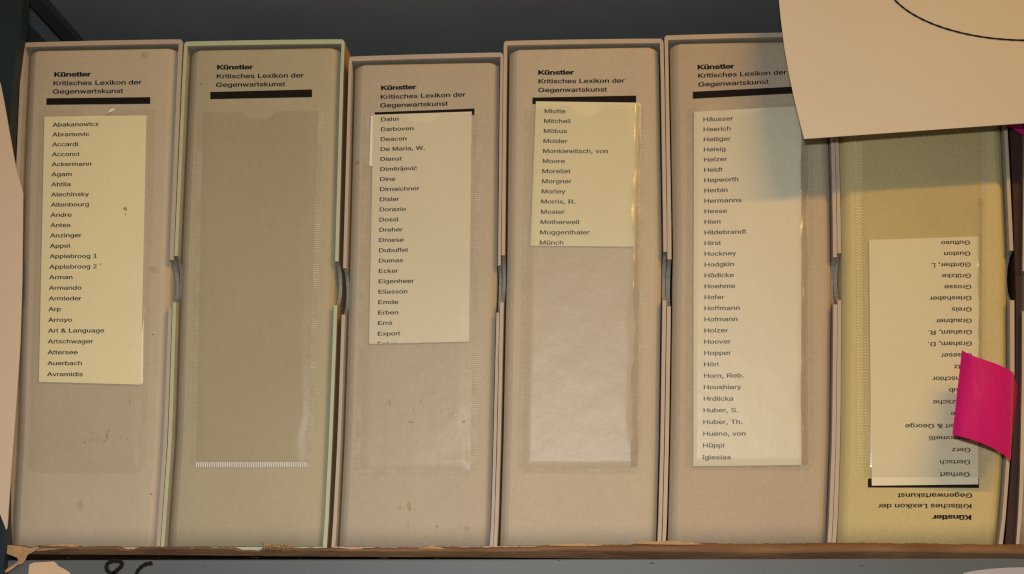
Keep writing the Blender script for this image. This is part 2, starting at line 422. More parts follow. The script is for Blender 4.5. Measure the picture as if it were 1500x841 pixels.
BOLD = {
    'K': (117, [[21,30,17,41,17,56,41,84,87,132,126,130,62,64,56,65,61,64,56,58,41,41],[6,-4,6,132,41,132,41,-4],[88,-4,51,46,35,65,47,77,57,85,79,61,106,22,128,-4]]),
    'ü': (103, [[46,-6,29,-3,19,1,12,8,6,17,4,35,4,99,38,99,38,31,40,24,43,20,50,17,54,18,59,21,64,32,65,99,99,99,99,-4,65,-4,65,27,91,27,79,9,75,4,64,-2],[69,106,62,107,55,110,51,115,50,121,51,126,55,131,62,134,69,135,77,134,83,131,87,126,89,121,87,115,83,110,77,107],[33,106,26,107,19,110,15,115,14,121,15,126,19,131,26,134,33,135,41,134,47,131,51,126,53,121,51,115,47,110,41,107]]),
    'n': (102, [[38,57,38,-4,4,-4,4,99,37,99,38,67,12,67,23,86,32,94,44,99,57,101,73,98,83,93,91,87,96,77,99,60,99,-4,65,-4,65,59,64,67,60,75,52,78,45,75,40,69]]),
    's': (91, [[46,-7,25,-3,12,3,3,14,-3,27,30,32,35,20,38,18,42,16,49,16,56,19,57,24,56,32,51,34,28,40,16,45,7,53,4,58,2,68,6,82,16,92,30,98,41,100,52,100,67,97,79,91,85,84,93,69,61,64,53,77,50,78,44,78,40,77,37,74,37,64,42,61,67,55,79,50,87,42,90,37,92,27,89,13,78,2,63,-4]]),
    't': (57, [[60,99,60,77,-8,77,-8,99],[7,122,41,122,41,19,41,17,58,19,64,-3,44,-6,28,-4,16,2,9,11,7,23]]),
    'l': (47, [[35,-5,22,-3,12,2,8,6,4,16,4,132,38,132,38,19,36,18,50,19,56,-3]]),
    'e': (101, [[53,-7,38,-5,31,-3,24,0,13,8,9,14,3,25,-1,47,2,68,9,80,13,85,24,94,30,97,37,99,51,101,65,99,74,96,83,91,90,85,96,77,100,67,102,55,102,38,9,38,9,60,68,60,95,57,88,50,69,43,67,59,65,68,60,75,54,78,48,78,42,75,38,71,35,62,33,53,34,36,36,29,41,21,47,17,59,17,64,20,71,32,104,26,94,10,83,1,69,-5]]),
    'r': (65, [[4,-4,4,99,37,99,37,84,23,85,22,86,33,96,48,100,70,100,70,75,54,77,48,76,43,73,39,67,38,59,38,-4]]),
}

HELV = {}
for ks, w in (('AEKPSVXYB&', 667), ('CDHNRUw', 722), ('F', 611), ('GOQ', 778), ('IJ.,;: t', 278), ('L', 556),
              ('Mm', 833), ('TZ', 611), ('W', 944), ('abdeghnopquüöäó12L', 556), ('ckszxyvćJ', 500), ('f', 278),
              ('ijl', 222), ('r', 333)):
    for k in ks:
        HELV[k] = w
HELV['S'] = 667
HELV_B = {'K': 722, 'ü': 611, 'n': 611, 's': 556, 't': 333, 'l': 278, 'e': 556, 'r': 389}
_tess = {}


def glyph(ch, bold):
    key = (ch, bold)
    if key in _tess:
        return _tess[key]
    adv, contours = (BOLD if bold else GLYPHS)[ch]
    pts, faces_in = [], []
    for c in contours:
        base, k = len(pts), len(c) // 2
        pts += [Vector((c[2 * i] / 250, c[2 * i + 1] / 250)) for i in range(k)]
        faces_in.append(list(range(base, base + k)))
    edges = [(f[i], f[(i + 1) % len(f)]) for f in faces_in for i in range(len(f))]
    vs, _, fs, *_r = delaunay_2d_cdt(pts, edges, [], 1, 1e-6)

    def inside(f):                # winding rule, so counters stay open and crossing strokes stay filled
        cx = sum(vs[i].x for i in f) / len(f)
        cy = sum(vs[i].y for i in f) / len(f)
        wind = 0
        for a, b_ in edges:
            p, q = pts[a], pts[b_]
            if (p.y > cy) != (q.y > cy) and cx < (q.x - p.x) * (cy - p.y) / (q.y - p.y) + p.x:
                wind += 1 if q.y > p.y else -1
        return wind != 0

    fs = [f for f in fs if inside(f)]
    _tess[key] = (adv / 250, [(v.x, v.y) for v in vs], [tuple(f) for f in fs])
    return _tess[key]


class Lettering:
    def __init__(self):
        self.v, self.f = [], []

    def line(self, text, u, v, em, slope=0.0, squash=0.86, bold=False, flip=False):
        """u,v: start of the baseline; em: letter size; flip: written upside down"""
        x = 0.0
        for ch in text:
            w = (HELV_B if bold else HELV).get(ch, 556) / 1000
            if ch != ' ':
                adv, vs, fs = glyph(ch, bold)
                sc = w / adv
                base = len(self.v)
                for gx, gy in vs:
                    du = (x + gx * sc) * em
                    dv = -gy * em * squash * 0.99
                    if flip:
                        du, dv = -du, -dv
                    self.v.append((u + du, v + dv + slope * du))
                self.f += [tuple(base + i for i in f) for f in fs]
            x += w
        return x * em

    def build(self, name, Y, m, parent):
        return link(name, [P(a, b, Y) for a, b in self.v], self.f, m, parent)


def quad(name, c, Y, th, m, parent=None, wob=0.0):
    """flat sheet with thickness; c = TL, TR, BR, BL"""
    nx, ny = 8, 14
    vs, fs = [], []
    for side in (0, 1):
        for j in range(ny + 1):
            for i in range(nx + 1):
                s, t = i / nx, j / ny
                a = (lerp(c[0][0], c[1][0], s), lerp(c[0][1], c[1][1], s))
                b = (lerp(c[3][0], c[2][0], s), lerp(c[3][1], c[2][1], s))
                p = P(lerp(a[0], b[0], t), lerp(a[1], b[1], t), Y)
                p.y += side * th + wob * math.sin(3 * s + 5 * t)
                vs.append(p)
    M = (nx + 1) * (ny + 1)
    idx = lambda i, j, k: k * M + j * (nx + 1) + i
    for k in (0, 1):
        for j in range(ny):
            for i in range(nx):
                q = (idx(i, j, k), idx(i, j + 1, k), idx(i + 1, j + 1, k), idx(i + 1, j, k))
                fs.append(q if k == 0 else q[::-1])
    for i in range(nx):
        fs.append((idx(i, 0, 0), idx(i + 1, 0, 0), idx(i + 1, 0, 1), idx(i, 0, 1)))
        fs.append((idx(i, ny, 1), idx(i + 1, ny, 1), idx(i + 1, ny, 0), idx(i, ny, 0)))
    for j in range(ny):
        fs.append((idx(0, j, 1), idx(0, j + 1, 1), idx(0, j + 1, 0), idx(0, j, 0)))
        fs.append((idx(nx, j, 0), idx(nx, j + 1, 0), idx(nx, j + 1, 1), idx(nx, j, 1)))
    return link(name, vs, fs, m, parent)


def poly(name, pts, Yf, th, m, parent=None, grid=0):
    """an outline with thickness; Yf a depth or a function of (u, v)"""
    fn = Yf if callable(Yf) else (lambda u, v: Yf)
    P2 = [Vector(p) for p in pts]
    n = len(P2)
    if grid:                      # inner points, so that the sheet can bend
        u_ = min(p.x for p in P2) + grid / 2
        while u_ < max(p.x for p in P2):
            v_ = min(p.y for p in P2) + grid / 2
            while v_ < max(p.y for p in P2):
                hit = False
                for i in range(n):
                    p, q = P2[i], P2[(i + 1) % n]
                    if (p.y > v_) != (q.y > v_) and u_ < (q.x - p.x) * (v_ - p.y) / (q.y - p.y) + p.x:
                        hit = not hit
                if hit:
                    P2.append(Vector((u_, v_)))
                v_ += grid
            u_ += grid
    vs, _, fs, *_r = delaunay_2d_cdt(P2, [(i, (i + 1) % n) for i in range(n)], [], 1, 1e-6)
    k = len(vs)
    front = [P(p.x, p.y, fn(p.x, p.y)) for p in vs]
    back = [p + Vector((0, th, 0)) for p in front]
    faces = [tuple(f) for f in fs] + [tuple(k + i for i in f)[::-1] for f in fs]
    cnt = {}
    for f in fs:
        for a, b in zip(f, list(f[1:]) + [f[0]]):
            cnt[(a, b)] = 1
    for a, b in cnt:
        if (b, a) not in cnt:
            faces.append((b, a, k + a, k + b))
    o = link(name, front + back, faces, m, parent)
    fix_normals(o)
    return o


# ------------------------------------------------------------------ the shelf
Z0 = P(750, 807, 0).z            # top of the cardboard the cases stand on
CARD_T = 0.0048
Z_SHELF = Z0 - CARD_T


def box(x0, x1, y0, y1, z0, z1):
    vs = [(x, y, z) for z in (z0, z1) for y in (y0, y1) for x in (x0, x1)]
    fs = [(0, 2, 3, 1), (4, 5, 7, 6), (0, 1, 5, 4), (2, 6, 7, 3), (0, 4, 6, 2), (1, 3, 7, 5)]
    return vs, fs


def boxes(name, bl, m, parent=None, bevel=0.0008):
    V, F = [], []
    for b in bl:
        v, f = box(*b)
        n = len(V)
        V += v
        F += [tuple(i + n for i in q) for q in f]
    o = link(name, V, F, m, parent)
    if bevel:
        md = o.modifiers.new('edge', 'BEVEL')
        md.width = bevel
        md.segments = 2
    return o


XL, XR = -0.355, 0.52
UP_Z = 0.215
shelf = thing('metal_shelf', 'grey painted steel bookshelf holding the row of slipcases, dark blue post at its left',
              'shelf')
shelf.location = (0, 0, 0)
lower = boxes('lower_board', [(XL, XR, -0.0115, 0.34, Z_SHELF - 0.004, Z_SHELF - 0.0006),
                              (XL, XR, -0.0125, -0.0095, Z_SHELF - 0.055, Z_SHELF - 0.0008)], STEEL, shelf, 0.0006)
upper = boxes('upper_board', [(XL, XR, -0.018, 0.34, UP_Z, UP_Z + 0.003),
                              (XL, XR, -0.021, -0.018, UP_Z - 0.008, UP_Z + 0.04)], STEEL_DARK, shelf)
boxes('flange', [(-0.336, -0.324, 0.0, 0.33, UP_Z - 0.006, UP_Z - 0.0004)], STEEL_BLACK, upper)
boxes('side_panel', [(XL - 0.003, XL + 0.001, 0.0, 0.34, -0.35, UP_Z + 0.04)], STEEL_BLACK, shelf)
boxes('back_panel', [(XL, XR, 0.341, 0.344, -0.35, UP_Z + 0.04)], STEEL_DARK, shelf)
post = poly('corner_post', [(-90, -160), (38, -160), (33, 0), (30, 40), (25, 70), (18, 124), (13, 220), (8, 430),
                            (6, 640), (6, 755), (8, 800), (5, 830), (2, 900), (-90, 900)],
            -0.020, 0.012, POST_BLUE, shelf)

# marker numerals on the lip of the lower board
def stroke(paths, width, Y, name, m, parent, taper=False):
    V, F = [], []
    for path in paths:
        # smooth the path
        pts = [Vector(p) for p in path]
        dense = []
        for i in range(len(pts) - 1):
            p0, p1, p2, p3 = pts[max(i - 1, 0)], pts[i], pts[i + 1], pts[min(i + 2, len(pts) - 1)]
            for k in range(6):
                t = k / 6
                dense.append(0.5 * ((2 * p1) + (p2 - p0) * t + (2 * p0 - 5 * p1 + 4 * p2 - p3) * t * t
                                    + (3 * p1 - p0 - 3 * p2 + p3) * t ** 3))
        dense.append(pts[-1])
        base = len(V)
        n = len(dense)
        for i, p in enumerate(dense):
            d = (dense[min(i + 1, n - 1)] - dense[max(i - 1, 0)])
            d = d.normalized() if d.length > 1e-6 else Vector((1, 0))
            nn = Vector((-d.y, d.x)) * width * 0.5 * (0.75 + 0.25 * math.sin(i * 0.7) ** 2)
            for q in (p + nn, p - nn):
                V.append(P(q.x, q.y, Y(q.x, q.y) if callable(Y) else Y))
        for i in range(n - 1):
            F.append((base + 2 * i, base + 2 * i + 1, base + 2 * i + 3, base + 2 * i + 2))
    return link(name, V, F, m, parent)


stroke([[(164, 842), (157.5, 836), (156, 830), (159, 824.5), (168, 821.5), (176.5, 823), (178.5, 828), (173, 834),
         (164, 842), (158, 851), (161, 862), (172, 864), (179, 856), (174, 846), (164, 838)]], 6.8, -0.0130,
       'handwritten_numeral', INK, lower)
stroke([[(223.5, 825), (214, 826.5), (206, 831.5), (200, 840), (197, 852), (203, 862), (214, 860), (216, 851),
         (207, 847), (199, 851)]], 6.6, -0.0130, 'handwritten_numeral', INK, lower)

# ------------------------------------------------------------------ cardboard lining under the cases
def fray(u):
    r = random.Random(int(u // 4))
    return r.uniform(-1, 1)


TOP_PTS = [(-80, 799), (8, 797), (30, 799), (44, 803), (56, 799), (95, 798), (115, 800), (122, 802), (140, 800),
           (172, 800), (180, 804), (195, 805), (203, 801), (240, 801), (330, 802), (345, 802), (352, 806), (382, 806),
           (386, 803), (430, 803), (440, 802.5), (480, 802.5), (520, 803), (555, 802), (600, 801.5), (630, 800.5), (650, 801.5),
           (720, 801.5), (780, 801), (805, 798.5), (850, 797), (870, 798), (920, 798), (935, 796), (1000, 795), (1060, 796),
           (1100, 796.5), (1250, 795), (1400, 797), (1500, 798), (1640, 799)]
BOT_PTS = [(-80, 811), (40, 812), (240, 813), (500, 815.5), (720, 816.5), (900, 818.5), (1250, 819.5), (1500, 819.5), (1640, 820)]
us = []
u = -40.0
while u < 1640:
    us.append(u)
    u += 5
V, F = [], []
for u in us:
    vt = interp(TOP_PTS, u) + 0.7 * fray(u)
    vb = interp(BOT_PTS, u)
    X = P(u, 805, -0.01).x
    zt = P(u, vt, -0.006).z
    zb = P(u, vb, -0.0125).z
    zm = lerp(zt, zb, interp([(-50, .25), (400, .3), (760, .45), (1100, .58), (1640, .62)], u) + 0.05 * math.sin(u * 0.013))
    prof = [(0.30, Z0 - 0.0003), (-0.002, Z0 - 0.0003), (-0.0045, zt - 0.0002), (-0.0068, zt), (-0.0120, lerp(zt, zm, 0.35)),
            (-0.0155, zm), (-0.0128, zm - 0.0004), (-0.0120, zb), (-0.0105, zb + 0.0002), (0.0, Z_SHELF + 0.0002), (0.30, Z_SHELF + 0.0002)]
    for y, z in prof:
        V.append((X, y, z))
k = 11
for i in range(len(us) - 1):
    for j in range(k - 1):
        F.append((i * k + j, i * k + j + 1, (i + 1) * k + j + 1, (i + 1) * k + j))
F.append(tuple(range(k)))
F.append(tuple((len(us) - 1) * k + j for j in range(k))[::-1])
sheet = thing('cardboard_sheet', 'brown cardboard sheet lining the shelf under the row of slipcases, its front edge frayed',
              'cardboard')
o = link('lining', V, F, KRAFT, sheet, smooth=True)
fix_normals(o)
# torn-up corrugation below the pale green slipcase
V, F = [], []
n = 34
for i in range(n + 1):
    t = i / n
    u = lerp(384, 432, t)
    r = random.Random(i * 31)
    top = interp([(384, 793.5), (388, 795), (396, 796.5), (404, 797.5), (412, 796), (424, 794.5), (429, 796.5), (432, 803)], u) + r.uniform(-.6, .6)
    for y, v in ((-0.002, 808), (-0.003, top), (-0.0055 - 0.001 * math.sin(i * 1.9), lerp(top, 807, 0.4)),
                 (-0.0085 + 0.0012 * math.sin(i * 1.9 + 1), lerp(top, 807, 0.7)), (-0.0150, 806.5)):
        V.append(P(u, v, y))
for i in range(n):
    for j in range(4):
        F.append((i * 5 + j, i * 5 + j + 1, i * 5 + j + 6, i * 5 + j + 5))
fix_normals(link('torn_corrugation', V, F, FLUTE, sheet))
# torn liner hanging over the lip at the left end
poly('torn_flap', [(6, 798), (18, 799), (30, 800), (44, 803), (54, 801), (58, 803), (46, 810), (40, 813), (37, 820), (33, 826),
                   (26, 827.5), (16, 835), (4, 841.5), (3, 838), (14, 831), (22, 826), (27, 821), (25, 817), (15, 813), (6, 810)],
     -0.0165, 0.0007, KRAFT_TORN, sheet)
for fr_pts in ([(800, 799), (815, 797), (840, 796.5), (850, 795.5), (868, 797), (885, 799), (870, 800), (830, 800)],
               [(925, 796), (940, 794), (955, 793.5), (985, 792), (1000, 793.5), (1020, 795), (1030, 797.5), (1000, 798), (960, 797.5)],
               [(612, 804), (622, 801), (632, 799.5), (644, 801.5), (652, 804), (630, 806)],
               [(55, 801.5), (70, 799), (90, 797.2), (112, 797.5), (118, 800), (100, 803), (70, 806), (48, 808)],
               [(497, 806), (510, 802.5), (520, 802), (526, 800.5), (532, 804), (520, 806)]):
    poly('frayed_liner', fr_pts, -0.0128, 0.0008, KRAFT_TORN, sheet)

# paper remnants stuck to the lip
tag(poly('torn_label', [(39, 872), (42, 835), (43, 827), (50, 824), (62, 823.5), (79, 822.5), (83, 826), (85, 829), (93, 833),
                        (101, 838), (108, 846), (112, 872)], -0.0132, 0.0004, PAPER_PEACH),
    'peach torn paper remnant stuck on the grey shelf lip beside the marker numerals', 'paper scrap')
tag(poly('paper_label', [(1411, 872), (1411, 839.5), (1428, 836), (1450, 833.3), (1478, 831.5), (1500, 831), (1560, 832), (1560, 872)],
         -0.0135, 0.0004, PAPER_WHITE),
    'pale white paper label on the grey shelf lip under the yellowish binder', 'label')

# ------------------------------------------------------------------ slipcases and binders
DEPTH = 0.27
Y_SP = 0.0018                    # spines stand a finger's width back inside the cases


class Case:
    pass


def side(Lpts, v):
    return interp(Lpts, v)


def slipcase(spec):
    """open-fronted box as one ring: outer and inner contour, front edge stepping back in the thumb notches"""
    (tl, tr, Lo, Li, Ri, Ro, nL, nR, m, mi, label) = spec
    vt_l, vt_r = tl, tr
    th = 6.6                       # board thickness in the photograph

    def samples(v0, notch):
        c, h = (notch[0] + notch[1]) / 2, (notch[1] - notch[0]) / 2
        s = [v0 + (notch[0] - v0) * k / 6 for k in range(7)]
        s[-1] = notch[0] - 0.05
        s += [c - h * math.cos(math.pi * k / 14) for k in range(15)]
        s += [notch[1] + 0.05 + (812 - notch[1]) * k / 7 for k in range(8)]
        return s, c, h

    ring = []                     # (outer uv, inner uv, front y, notch?)
    sl, cl, hl = samples(vt_l + th, nL)
    sr, cr, hr = samples(vt_r + th, nR)

    def nd(v, c, h):
        q = 1 - ((v - c) / h) ** 2
        return 0.017 * math.sqrt(q) if q > 0 else 0.0

    for v in reversed(sl):
        ring.append(((side(Lo, v), v), (side(Li, v), v), nd(v, cl, hl)))
    # top left corner
    uo, ui = side(Lo, vt_l), side(Li, vt_l + th)
    ring.append(((uo + 0.4, vt_l + 2.6), (ui, vt_l + th), 0))
    ring.append(((uo + 2.6, vt_l + 0.2), (ui, vt_l + th), 0))
    u1o, u1i = side(Ro, vt_r), side(Ri, vt_r + th)
    for k in range(1, 12):
        t = k / 12
        sag = 0.5 * math.sin(math.pi * t)
        ring.append(((lerp(uo, u1o, t), lerp(vt_l, vt_r, t) - sag), (lerp(ui, u1i, t), lerp(vt_l, vt_r, t) + th - sag), 0))
    ring.append(((u1o - 3.4, vt_r + 0.2), (u1i, vt_r + th), 0))
    ring.append(((u1o - 0.5, vt_r + 3.4), (u1i, vt_r + th), 0))
    for v in sr:
        ring.append(((side(Ro, v), v), (side(Ri, v), v), nd(v, cr, hr)))
    V, F, MI = [], [], []
    n = len(ring)
    zb = Z0
    for (o_, i_, y) in ring:
        a, b = P(o_[0], o_[1], 0), P(i_[0], i_[1], 0)
        a.z, b.z = max(a.z, zb), max(b.z, zb + 0.0028)
        V += [(a.x, y, a.z), (b.x, y, b.z), (b.x, DEPTH, b.z), (a.x, DEPTH, a.z)]
    for i in range(n):
        j = (i + 1) % n
        for e in range(3):
            q = (i * 4 + e, i * 4 + (e + 1) % 4, j * 4 + (e + 1) % 4, j * 4 + e)
            F.append(q)
            d = max(ring[i][2], ring[j][2])
            MI.append(1 if (e == 0 and d > 0.0) else (2 if e == 1 else 0))
        F.append((i * 4 + 3, i * 4, j * 4, j * 4 + 3))
        MI.append(3)
    # back board
    F.append(tuple(i * 4 + 3 for i in range(n)))
    MI.append(0)
    # inner back
    F.append(tuple(i * 4 + 2 for i in range(n))[::-1])
    MI.append(2)
    ob = link('slipcase', V, F, [m, CHIP, mi, OUTER], None, MI)
    # drop degenerate corner quads
    import bmesh
    bm = bmesh.new()
    bm.from_mesh(ob.data)
    bmesh.ops.remove_doubles(bm, verts=bm.verts, dist=1e-6)
    bmesh.ops.recalc_face_normals(bm, faces=bm.faces)
    bm.to_mesh(ob.data)
    bm.free()
    tag(ob, label, 'slipcase', 'slipcases standing in a row on the shelf')
    return ob


def binder_body(spec, m, root, gl=3.0, gr=2.0):
    (tl, tr, Lo, Li, Ri, Ro, *_r) = spec
    th = 6.6
    vmid_top = max(tl, tr) + th + 1.5
    zi_top = min(P(side(Li, tl + th), tl + th, 0).z, P(side(Ri, tr + th), tr + th, 0).z) - 0.0018
    zb = Z0 + 0.0032
    rt = 0.0030
    V, F = [], []
    zs = [zb + (zi_top - rt - zb) * k / 24 for k in range(25)]
    zs += [zi_top - rt + rt * math.sin(R(a)) for a in (15, 30, 45, 60, 75, 88)]

    def v_at(u, z):               # row of the photograph at which height z falls on the case front
        lo_, hi_ = 0.0, 900.0
        for _ in range(40):
            mid = (lo_ + hi_) / 2
            if P(u, mid, 0).z > z:
                lo_ = mid
            else:
                hi_ = mid
        return (lo_ + hi_) / 2

    ul, ur = side(Li, 430), side(Ri, 430)
    for z in zs:
        vl, vr = v_at(ul, z), v_at(ur, z)
        xl = P(side(Li, vl) + gl, vl, 0).x
        xr = P(side(Ri, vr) - gr, vr, 0).x
        dz = max(0.0, z - (zi_top - rt))
        ins = rt - math.sqrt(max(0, rt * rt - dz * dz))
        yf = Y_SP + ins * 0.5
        xl += ins * 0.7
        xr -= ins * 0.7
        # spine board with two soft bevels on each side
        bev = [(0.0056, 0.0), (0.0053, 0.00006), (0.0026, 0.0018), (0.0023, 0.0021), (0.0003, 0.0044), (0.0, 0.0050)]
        ring = [(xl, DEPTH - 0.01)] + [(xl + dx, yf + dy) for dx, dy in reversed(bev)]
        ring += [(lerp(xl + 0.0056, xr - 0.0056, kk / 6), yf) for kk in range(1, 6)]
        ring += [(xr - dx, yf + dy) for dx, dy in bev] + [(xr, DEPTH - 0.01)]
        V += [(x, y, z) for x, y in ring]
    k = len(ring)
    for i in range(len(zs) - 1):
        for j in range(k):
            jj = (j + 1) % k
            F.append((i * k + j, i * k + jj, (i + 1) * k + jj, (i + 1) * k + j))
    F.append(tuple(range(k)))
    F.append(tuple((len(zs) - 1) * k + j for j in range(k))[::-1])
    o = link('cover', V, F, m, root, smooth=True)
    fix_normals(o)
    return o


def title(root, rows, em, Y, flip=False, squash=0.95):
    L = Lettering()
    for text, u, v, sl, bold in rows:
        L.line(text, u, v, em, sl, squash, bold, flip)
    return L.build('printed_title', Y, INK, root)


def rows_of(names, u0, u1, v0, b, c, em0, em1, s0, s1, um=None):
    out = []
    n = len(names)
    for i, t in enumerate(names):
        f = i / max(1, n - 1)
        u = lerp(u0, u1, f)
        if um is not None:
            u += um * 4 * f * (1 - f)
        out.append((t, u, v0 + b * i + c * i * i, lerp(em0, em1, f), lerp(s0, s1, f)))
    return out


def sleeve(root, c, notch, fm, wm, weld_w, sides='LRB', bulge=0.0007, ramp_r=16, seed=1, wm_b=None, rough=0.00004):
    """clear pocket welded on three sides; c = TL, TR, BR, BL of the clear part"""
    rnd = random.Random(seed)
    nx, ny = 44, 70
    V, F = [], []
    ph = [rnd.uniform(0, 6.28) for _ in range(6)]
    wid = c[1][0] - c[0][0]
    for j in range(ny + 1):
        for i in range(nx + 1):
            s, t = i / nx, j / ny
            ut, ub = lerp(c[0][0], c[1][0], s), lerp(c[3][0], c[2][0], s)
            vt, vb = lerp(c[0][1], c[1][1], s), lerp(c[3][1], c[2][1], s)
            if notch:
                q = notch[1] ** 2 - (ut - notch[0]) ** 2
                if q > 0:
                    vt += notch[2] * math.sqrt(q) / notch[1]
            u, v = lerp(ut, ub, t), lerp(vt, vb, t)
            el, er = s * wid / 9.0, (1 - s) * wid / (ramp_r * (1 + 0.25 * math.sin(9 * t + ph[0]) + 0.2 * math.sin(23 * t + ph[4]) + 0.12 * math.sin(43 * t + ph[5])))
            eb = (1 - t) * (vb - vt) / 6.0
            e = min(1, el) * min(1, er) * min(1, eb)
            e = e * e * (3 - 2 * e)
            y = Y_SP - 0.0013 - bulge * e
            y -= e * rough * (math.sin(7 * t + 3 * s + ph[1]) + math.sin(17 * t - 5 * s + ph[2]) + 0.6 * math.sin(31 * t + 11 * s + ph[3]))
            V.append(P(u, v, y))
    for j in range(ny):
        for i in range(nx):
            a = j * (nx + 1) + i
            F.append((a, a + nx + 1, a + nx + 2, a + 1))
    sl = link('sleeve', V, F, fm, root, smooth=True)

    def strip(p0, p1, q0, q1, m, inner, n=40):
        V, F, U = [], [], []
        for i in range(n + 1):
            t = i / n
            a = P(lerp(p0[0], p1[0], t), lerp(p0[1], p1[1], t), Y_SP - (0.0013 if inner == 0 else 0.0006))
            b = P(lerp(q0[0], q1[0], t), lerp(q0[1], q1[1], t), Y_SP - (0.0013 if inner == 1 else 0.0006))
            d = (P(*p1, 0) - P(*p0, 0)).length * t
            V += [a, b]
            U += [(d, 0), (d, 1)]
        for i in range(n):
            F.append((2 * i, 2 * i + 2, 2 * i + 3, 2 * i + 1))
        link('weld_seam', V, F, m, sl, uvs=U)

    w = weld_w
    if 'L' in sides:
        strip((c[0][0] - w, c[0][1]), (c[3][0] - w, c[3][1]), c[0], c[3], wm, 1)
    if 'R' in sides:
        strip(c[1], c[2], (c[1][0] + w, c[1][1]), (c[2][0] + w, c[2][1]), wm, 0)
    if 'B' in sides:
        strip(c[3], c[2], (c[3][0], c[3][1] + w), (c[2][0], c[2][1] + w), wm_b or wm, 0)
    return sl


RIM = lambda n, c: mat(n, c, rough=0.7, var=0.05, vscale=60, bump=0.1, bscale=500)
m_rim = [RIM('pinkish_grey_case_paper', (0.458, 0.370, 0.295)), RIM('pale_green_case_paper', (0.42, 0.485, 0.335)),
         RIM('lilac_grey_case_paper', (0.440, 0.365, 0.317)), RIM('pinkish_tan_case_paper', (0.458, 0.370, 0.290)),
         RIM('rosy_beige_case_paper', (0.458, 0.378, 0.295)), RIM('beige_case_paper', (0.458, 0.378, 0.299)),
         RIM('tan_case_paper', (0.50, 0.42, 0.34))]
m_cloth = [cloth('grey_beige_linen', (0.475, 0.41, 0.31), 0.35, 26), cloth('olive_beige_linen', (0.395, 0.354, 0.244), 0.15, 24),
           cloth('stained_grey_linen', (0.43, 0.37, 0.28), 0.6, 40), cloth('warm_beige_linen', (0.47, 0.40, 0.295), 0.12, 22),
           cloth('pinkish_beige_linen', (0.44, 0.36, 0.26), 0.15, 22), cloth('mustard_linen', (0.535, 0.45, 0.222), 0.12, 22),
           cloth('tan_linen', (0.45, 0.36, 0.23), 0.1, 22)]

